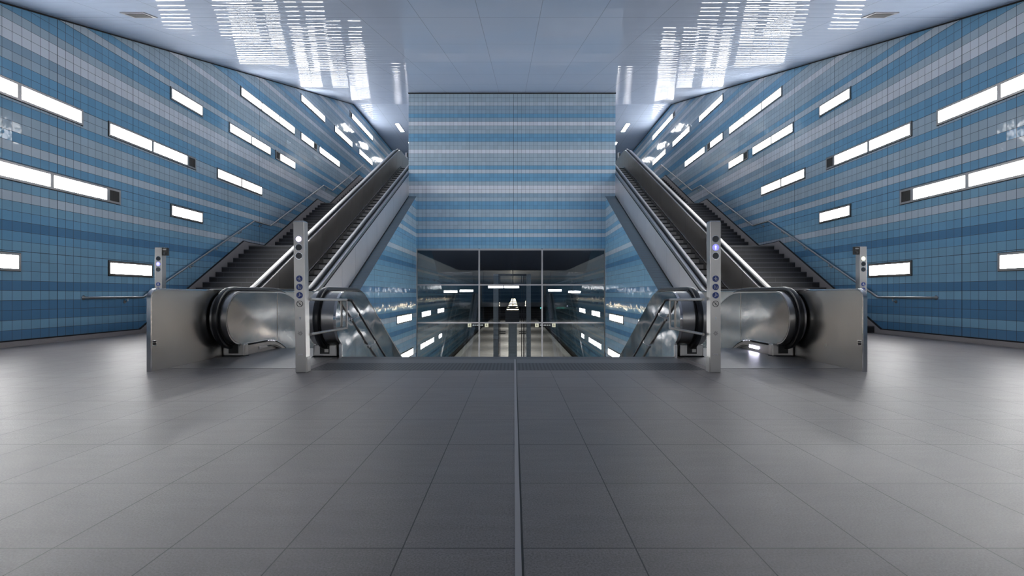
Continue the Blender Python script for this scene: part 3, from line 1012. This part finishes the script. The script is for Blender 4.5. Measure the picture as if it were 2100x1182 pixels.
def escalator_down(s, side):
    t = thing('escalator', f'downward escalator on the {side} in front, with rounded newels facing the hall', 'escalator')
    f = lambda y: smooth_clip(1.10 - .50 * (y - 9.85), -3.9, 1.10, .22)
    prof = Profile(f, 8.12, 21.2, .48)
    skirt = lambda y: smooth_clip(.19 - .50 * (y - 9.25), -4.8, .19, .14)
    step_line = lambda y: smooth_clip(-.5 * (y - 9.35), -5.0, 0.0, .1)
    body_lo = lambda y: max(-5.0, min(0.0, -.50 * (y - 9.0) - .0) - .3) if y > 8.2 else 0.0
    ho, hi = s * 4.47, s * 2.93
    jo = [9.35, 10.35, 12.0, 14.0, 16, 18, 20]
    # outer balustrade (next to the big side panel)
    balustrade(t, prof, ho, s * 4.32, s * 4.575, body_lo, skirt, None, 'inner', jo, 'clad', -s, [])
    # inner balustrade with polished cladding towards the central stairs
    clad_lo = lambda y: -5.0 if y > 16 else min(.0, -.53 * (y - 8.2)) - .35 if y > 8.05 else 0.0
    balustrade(t, prof, hi, s * 3.08, s * 2.86, body_lo, skirt, None, 'inner', jo, 'polish', s, [])
    ycap = [y for y in prof.samples(.05) if y < 8.12] + [8.12, 8.3, 8.5]
    MB().slabs(ycap, lambda y: prof.top(y, .05), lambda y: prof.nose_bot(y, .05) if y < 8.12 else .02, *sorted((s * 2.86, s * 2.642))).build('newel_cap', M['steel_v'], t, smooth=True)
    # cladding sheets: rounded end at the newel, then following the stair slope
    top = lambda y: smooth_clip(1.055 - .51 * (y - 8.95), -3.8, 1.04, .10)
    R = .42
    yc, zc = 8.0, 1.04 - R
    joints = [yc - R, 8.55, 9.5, 10.5, 12, 14, 16, 18, 20]
    for y0, y1 in zip(joints, joints[1:]):
        if y0 < yc:
            ys = [yc - R * math.cos(math.pi / 2 * k / 12) for k in range(12)] + linspace(yc, y1 - .003, 6)
        else:
            ys = linspace(y0 + .003, y1 - .003, 10)
        def tp(y): return zc + math.sqrt(max(0, R * R - (yc - y) ** 2)) if y < yc else top(y)
        def bt(y):
            if y < 7.86: return zc - math.sqrt(max(0, R * R - (yc - y) ** 2))
            return .0 if y < FE - .005 else max(-5, -.53 * (y - FE) - .4)
        ys = sorted(set(ys + ([7.859, 7.861, FE - .006, FE - .004] if y0 < yc else [])))
        MB().slabs(ys, tp, bt, *sorted((s * (2.64 if y0 < yc else 2.855), s * 2.60))).build('outer_cladding', M['polish'], t, smooth=True)
    # bright vertical edge trim at the foot
    MB().box(*sorted((s * 2.64, s * 2.595)), 7.84, 7.875, 0, .21).build('edge_trim', M['trim'], t)
    inlet(t, s * 4.42, 8.08, wd=.35); inlet(t, hi - s * .0, 8.02, plate=True)
    xa, xb = sorted((s * 3.11, s * 4.29))
    MB().box(xa, xb, 7.9, 9.30, -.2, .004).build('landing_plate', M['comb'], t)
    xa2, xb2 = sorted((s * 2.74, s * 4.58))
    MB().box(xa2, xb2, 6.78, 7.9, -.0, .004).build('entry_plate', M['comb'], t)
    m = MB()
    y = 9.30
    while step_line(y) > -4.95:
        z = step_line(y + .3)
        m.box(xa, xb, y, y + .4, z - .3, z)
        y += .4
    m.build('step_band', M['step'], t)
    # comb lights and brush in the outer skirt
    xs = s * (4.32 - .03)
    o = MB().box(*sorted((xs, xs - s * .012)), 8.62, 8.95, .055, .105)
    o.build('skirt_light', M['violet'] if s > 0 else M['steel_v'], t, bevel=.01, label='glowing violet-white light' if s > 0 else 'unlit light slot')
    xl = s * (4.32 - .012)
    for q in range(5):
        yq_ = 8.98 + q * .06
        MB().box(*sorted((xl, xl - s * .004)), yq_, yq_ + .022, skirt(yq_) - .024, skirt(yq_) - .008).build('slot_lamp', M['whitelit'], t)
    br = lambda y: smooth_clip(.085 - .50 * (y - 9.2), -4.9, .085, .12)
    MB().slabs(linspace(8.9, 12, 40), lambda y: br(y) + min(1, (y - 8.88) / .25) * .018, lambda y: br(y) - min(1, (y - 8.88) / .25) * .018, *sorted((xs, xs - s * .035))).build('safety_brush', M['rubber'], t)
    return t
for s, side in ((-1, 'left'), (1, 'right')):
    escalator_up(s, side)
    escalator_down(s, side)

# ------------------------------------------------------------------ large steel side panels with rounded corner
def side_panel(s, side):
    t = thing('screen_panel', f'large brushed steel screen panel with rounded corner, outer side of {side} front escalator', 'steel panel')
    y0, y1, z1, r = 6.48, 13.0, 1.065, .12
    poly = [(y0, 0), (y1, 0), (y1, z1), (y0 + r, z1)]
    poly += [(y0 + r - r * math.sin(math.pi / 2 * k / 8), z1 - r + r * math.cos(math.pi / 2 * k / 8)) for k in range(1, 9)]
    xa, xb = sorted((s * 4.605, s * 4.625))
    MB().prism_x(poly, xa, xb).build('sheet', M['steel'], t)
    # folded rim
    path = [(y0, 0), (y0, z1 - r)] + [(y0 + r - r * math.cos(math.pi / 2 * k / 10), z1 - r + r * math.sin(math.pi / 2 * k / 10)) for k in range(1, 11)] + [(y1, z1)]
    MB().sweep(path, [(-.026, -.012), (-.026, .012), (.026, .012), (.026, -.012)], s * 4.615).build('rim', M['trim'], t, smooth=True)
    p = MB().box(*sorted((s * 4.605, s * 4.588)), 6.50, 6.575, .325, .40).build('switch_plate', M['trim'], t, bevel=.003)
    MB().tube([(s * 4.588, 6.537, .355), (s * 4.578, 6.537, .355)], .018, 16).build('key_switch', M['ink'], p)
    MB().box(*sorted((s * 4.588, s * 4.584)), 6.512, 6.563, .378, .392).build('switch_legend', M['ink'], p)
side_panel(-1, 'left'); side_panel(1, 'right')

# ------------------------------------------------------------------ low rail frames and stair handrails beside the central stairs
def stair_rail(s, side):
    t = thing('handrail', f'steel stair handrail with rectangular end frame on the {side} of the central stairs', 'handrail')
    x = s * 2.56
    def bar(p, q, r=.018):
        return MB().tube([p, q], r, 10)
    bar((x, 6.55, .935), (x, 7.95, .915), .020).build('top_bar', M['steel_v'], t, smooth=True)
    bar((x, 6.55, .478), (x, 7.95, .470), .018).build('bottom_bar', M['steel_v'], t, smooth=True)
    bar((x, 7.95, .93), (x, 7.95, .455), .016).build('end_bar', M['steel_v'], t, smooth=True)
    x2 = s * 2.50
    k = .55
    MB().tube([(x, 7.95, .915), (x2, 8.0, .905), (x2, 18.5, .905 - k * 10.5)], .021, 12).build('sloping_rail', M['dark'], t, smooth=True)
    first = None
    for y in (8.35, 9.35, 11.2, 13.0, 15.0, 17.0):
        z = .905 - k * (y - 8.0)
        if first is None:
            m = MB(); m.tube([(x2, y, z - .015), (x2, y, z - .075), (s * 2.595, y - .05, z - .12)], .008, 8)
            m.tube([(s * 2.598, y - .05, z - .12), (s * 2.585, y - .05, z - .12)], .036, 18)
            first = m.build('bracket', M['trim'], t, smooth=True); fy, fz = y, z
        else:
            part_copy(first, t, 0, y - fy, z - fz)
    return t
stair_rail(-1, 'left'); stair_rail(1, 'right')

# ------------------------------------------------------------------ signal pillars
def icon(kind, cx, cz, y, r, t, mat):
    """white figures drawn on the round signs, y = front plane"""
    m = MB(); a, b = y - .0022, y - .0006
    S_ = lambda pts, w_: m.stroke_y([(cx + px * r, cz + pz * r) for px, pz in pts], w_ * r, a, b)
    D_ = lambda px, pz, q: m.disc_y(cx + px * r, cz + pz * r, q * r, a, b, 12)
    if kind == 'dog':
        D_(.02, .55, .13); S_([(0, .38), (-.02, -.05)], .24); S_([(0, .3), (.32, .05)], .1)
        S_([(-.02, -.05), (-.18, -.5)], .13); S_([(0, -.05), (.15, -.45)], .13)
        S_([(-.5, -.05), (-.25, .1)], .18); S_([(.32, .05), (.45, -.2)], .16); S_([(.2, -.5), (.6, -.62)], .1)
    elif kind == 'pram':
        D_(-.3, .52, .13); S_([(-.3, .36), (-.3, -.1)], .24); S_([(-.3, -.1), (-.3, -.58)], .15)
        S_([(-.3, .25), (.02, .08)], .1); S_([(.02, .1), (.05, -.3), (.5, -.3)], .12); S_([(.5, -.3), (.55, .2)], .12); D_(.12, -.52, .09); D_(.45, -.52, .09)
    elif kind == 'escalator':
        D_(.02, .58, .14); S_([(.02, .4), (.0, -.05)], .24); S_([(.0, .3), (.42, .1)], .1); S_([(-.02, -.05), (-.05, -.35)], .15)
        S_([(-.65, -.6), (.0, -.35), (.1, -.2), (.68, .12)], .10); S_([(-.6, -.3), (-.3, -.2)], .08)
    elif kind == 'walker':
        D_(.1, .35, .1); S_([(.08, .22), (.0, -.1)], .16); S_([(.0, -.1), (-.2, -.42)], .1); S_([(.0, -.1), (.2, -.42)], .1); S_([(.05, .18), (-.25, 0)], .08)
    elif kind == 'arrow':
        S_([(0, -.6), (0, .2)], .24)
        m.prism_y([(cx - .38 * r, cz + .1 * r), (cx, cz + .62 * r), (cx + .38 * r, cz + .1 * r)], a, b)
    elif kind == 'bar':
        S_([(-.45, 0), (.45, 0)], .14)
    return m.build('pictogram', mat, t)

def signal_pillar(name, x0, y0, label, lamps, ztop=1.93, full=True, zb=0.0, sensor=0, device=0, lean=0.0):
    """front face spans x0..x0+.135 at y0"""
    t = thing(name, label, 'sign pillar')
    wd, dp = .135, .127
    MB().box(x0, x0 + wd, y0, y0 + dp, zb, ztop).build('post', M['steel_v'], t, bevel=.004)
    MB().box(x0 + .004, x0 + wd - .004, y0 + .004, y0 + dp - .004, ztop, ztop + .012).build('cap', M['trim'], t)
    cx = x0 + wd / 2
    r = .041
    # lower service cover
    MB().box(x0 + .006, x0 + wd - .006, y0 - .0025, y0, zb + .01, zb + .74).build('service_cover', M['steel_v'], t)
    MB().box(x0 - .006, x0 + wd + .006, y0 + .02, y0 + dp + .006, zb, zb + .19).build('foot_sleeve', M['steel_v'], t, bevel=.003)
    zs = [1.707, 1.60, 1.492]
    for z, kd in zip(zs, lamps):
        MB().disc_y(cx, zb + z, r + .006, y0 - .003, y0, 32, ri=r - .002).build('lamp_bezel', M['trim'], t)
        mat = {'off': M['signal_off'], 'grey': M['signal_grey'], 'pink': M['pink'], 'arrow': M['bluelit'], 'yellow': M['yellow']}[kd]
        rr = r * (.8 if kd == 'pink' else 1)
        if kd == 'pink':
            MB().disc_y(cx, zb + z, r, y0 - .002, y0, 32).build('lens_surround', plain('mauve_lens_surround', (.25, .17, .27), .4), t)
        o = MB().disc_y(cx, zb + z, rr, y0 - .005, y0, 32).build('signal_lamp', mat, t, label={'off': 'dark unlit lens', 'grey': 'grey unlit lens', 'pink': 'glowing pink-white lamp', 'arrow': 'glowing blue lamp with white arrow', 'yellow': 'glowing pale yellow lamp'}[kd])
        if kd == 'arrow': icon('arrow', cx, zb + z, y0 - .005, r, o, M['whitelit'])
        if kd == 'yellow': icon('bar', cx, zb + z, y0 - .005, r, o, M['frame'])
    for z, kd in zip((1.20, 1.094, .988), ('dog', 'pram', 'escalator')):
        o = MB().disc_y(cx, zb + z, r, y0 - .004, y0, 32).build('round_sign', M['blue'], t, label='blue round sign')
        icon(kd, cx, zb + z, y0 - .004, r, o, M['white'])
    z = zb + .879
    o = MB().disc_y(cx, z, r, y0 - .004, y0, 32, ri=r * .84).build('prohibition_sign', M['ink'], t, label='black ring with a bar')
    m = MB(); m.stroke_y([(cx - r * .62, z + r * .62), (cx + r * .62, z - r * .62)], r * .14, y0 - .004, y0)
    m.build('bar', M['ink'], o)
    icon('walker', cx, z, y0 - .001, r, o, M['ink'])
    if full:
        # keyhole, star and maker's lettering
        m = MB(); m.disc_y(cx, zb + .70, .010, y0 - .005, y0, 14); m.prism_y([(cx - .005, zb + .70), (cx + .005, zb + .70), (cx + .002, zb + .672), (cx - .002, zb + .672)], y0 - .005, y0)
        m.build('keyhole', M['white'], t)
        m = MB()
        for k in range(8):
            a = k * math.pi / 4
            m.stroke_y([(cx + .010 * math.cos(a), zb + .50 + .010 * math.sin(a)), (cx + .030 * math.cos(a), zb + .50 + .030 * math.sin(a))], .005, y0 - .0035, y0)
        m.build('star_emblem', M['ink'], t)
        p = MB().box(cx - .030, cx + .030, y0 - .004, y0, zb + .215, zb + .245).build('maker_plate', M['frame'], t)
        text_mesh('lettering', 'OTIS', .028, cx, y0 - .0055, zb + .229, M['white'], p)
    if sensor:
        xs = x0 if sensor < 0 else x0 + wd
        MB().box(*sorted((xs, xs + sensor * .034)), y0 + .06, y0 + .12, ztop - .16, ztop - .02).build('sensor_box', M['dark'], t)
    if device:
        xs = x0 if device < 0 else x0 + wd
        d = MB().box(*sorted((xs, xs + device * .10)), y0 + .01, y0 + .07, ztop - .155, ztop).build('camera_unit', M['black'], t, bevel=.006)
        MB().box(*sorted((xs + device * .02, xs + device * .085)), y0 - .0, y0 + .01, ztop - .05, ztop - .025).build('indicator', M['frame'], d)
        MB().disc_y(xs + device * .05, ztop - .115, .02, y0 + .0, y0 + .012, 16).build('lens', M['signal_grey'], d)
    if lean:
        t.location = (lean * 0, 0, 0)
    return t
leaning = signal_pillar('signal_pillar', -2.700, 6.42, 'steel signal pillar with a glowing pink-white top lamp beside the left rail frame', ('pink', 'off', 'grey'), sensor=-1)
signal_pillar('signal_pillar', 2.600, 6.42, 'steel signal pillar with a lit blue arrow in the middle beside the right rail frame', ('grey', 'arrow', 'off'), sensor=1)
signal_pillar('signal_pillar', -7.01, 9.93, 'steel signal pillar with a small lit blue arrow behind the left screen panel', ('off', 'arrow', 'grey'), ztop=1.925, full=False, device=1)
signal_pillar('signal_pillar', 6.93, 9.93, 'steel signal pillar with a pale yellow top lamp behind the right screen panel', ('yellow', 'off', 'off'), ztop=1.945, full=False, device=-1)
for s, side in ((-1, 'left'), (1, 'right')):
    t = thing('signal_pillar', f'distant small steel pillar at the top landing of the {side} escalator', 'sign pillar')
    x = s * 6.85
    MB().box(x - .067, x + .067, 32.4, 32.53, LAND, LAND + 1.9).build('post', M['steel_v'], t)
    MB().box(x + .03, x + .09, 32.36, 32.42, LAND + 1.6, LAND + 1.85).build('camera_unit', M['black'], t)
    MB().disc_y(x, LAND + 1.4, .05, 32.39, 32.4, 16).build('round_sign', M['blue'], t)

# ------------------------------------------------------------------ put every thing's Empty at its base
bpy.context.view_layer.update()
for o in list(C.objects):
    if o.type == 'EMPTY' and o.parent is None:
        lo, hi = Vector((1e9,) * 3), Vector((-1e9,) * 3)
        for ch in o.children:
            if ch.type == 'MESH':
                for c in ch.bound_box:
                    p = ch.matrix_world @ Vector(c)
                    for i in range(3):
                        lo[i] = min(lo[i], p[i]); hi[i] = max(hi[i], p[i])
        base = Vector(((lo.x + hi.x) / 2, (lo.y + hi.y) / 2, lo.z))
        o.location = base
        for ch in o.children: ch.location = ch.location - base
# the left front pillar stands very slightly out of plumb
leaning.rotation_euler = (0, -.017, 0)
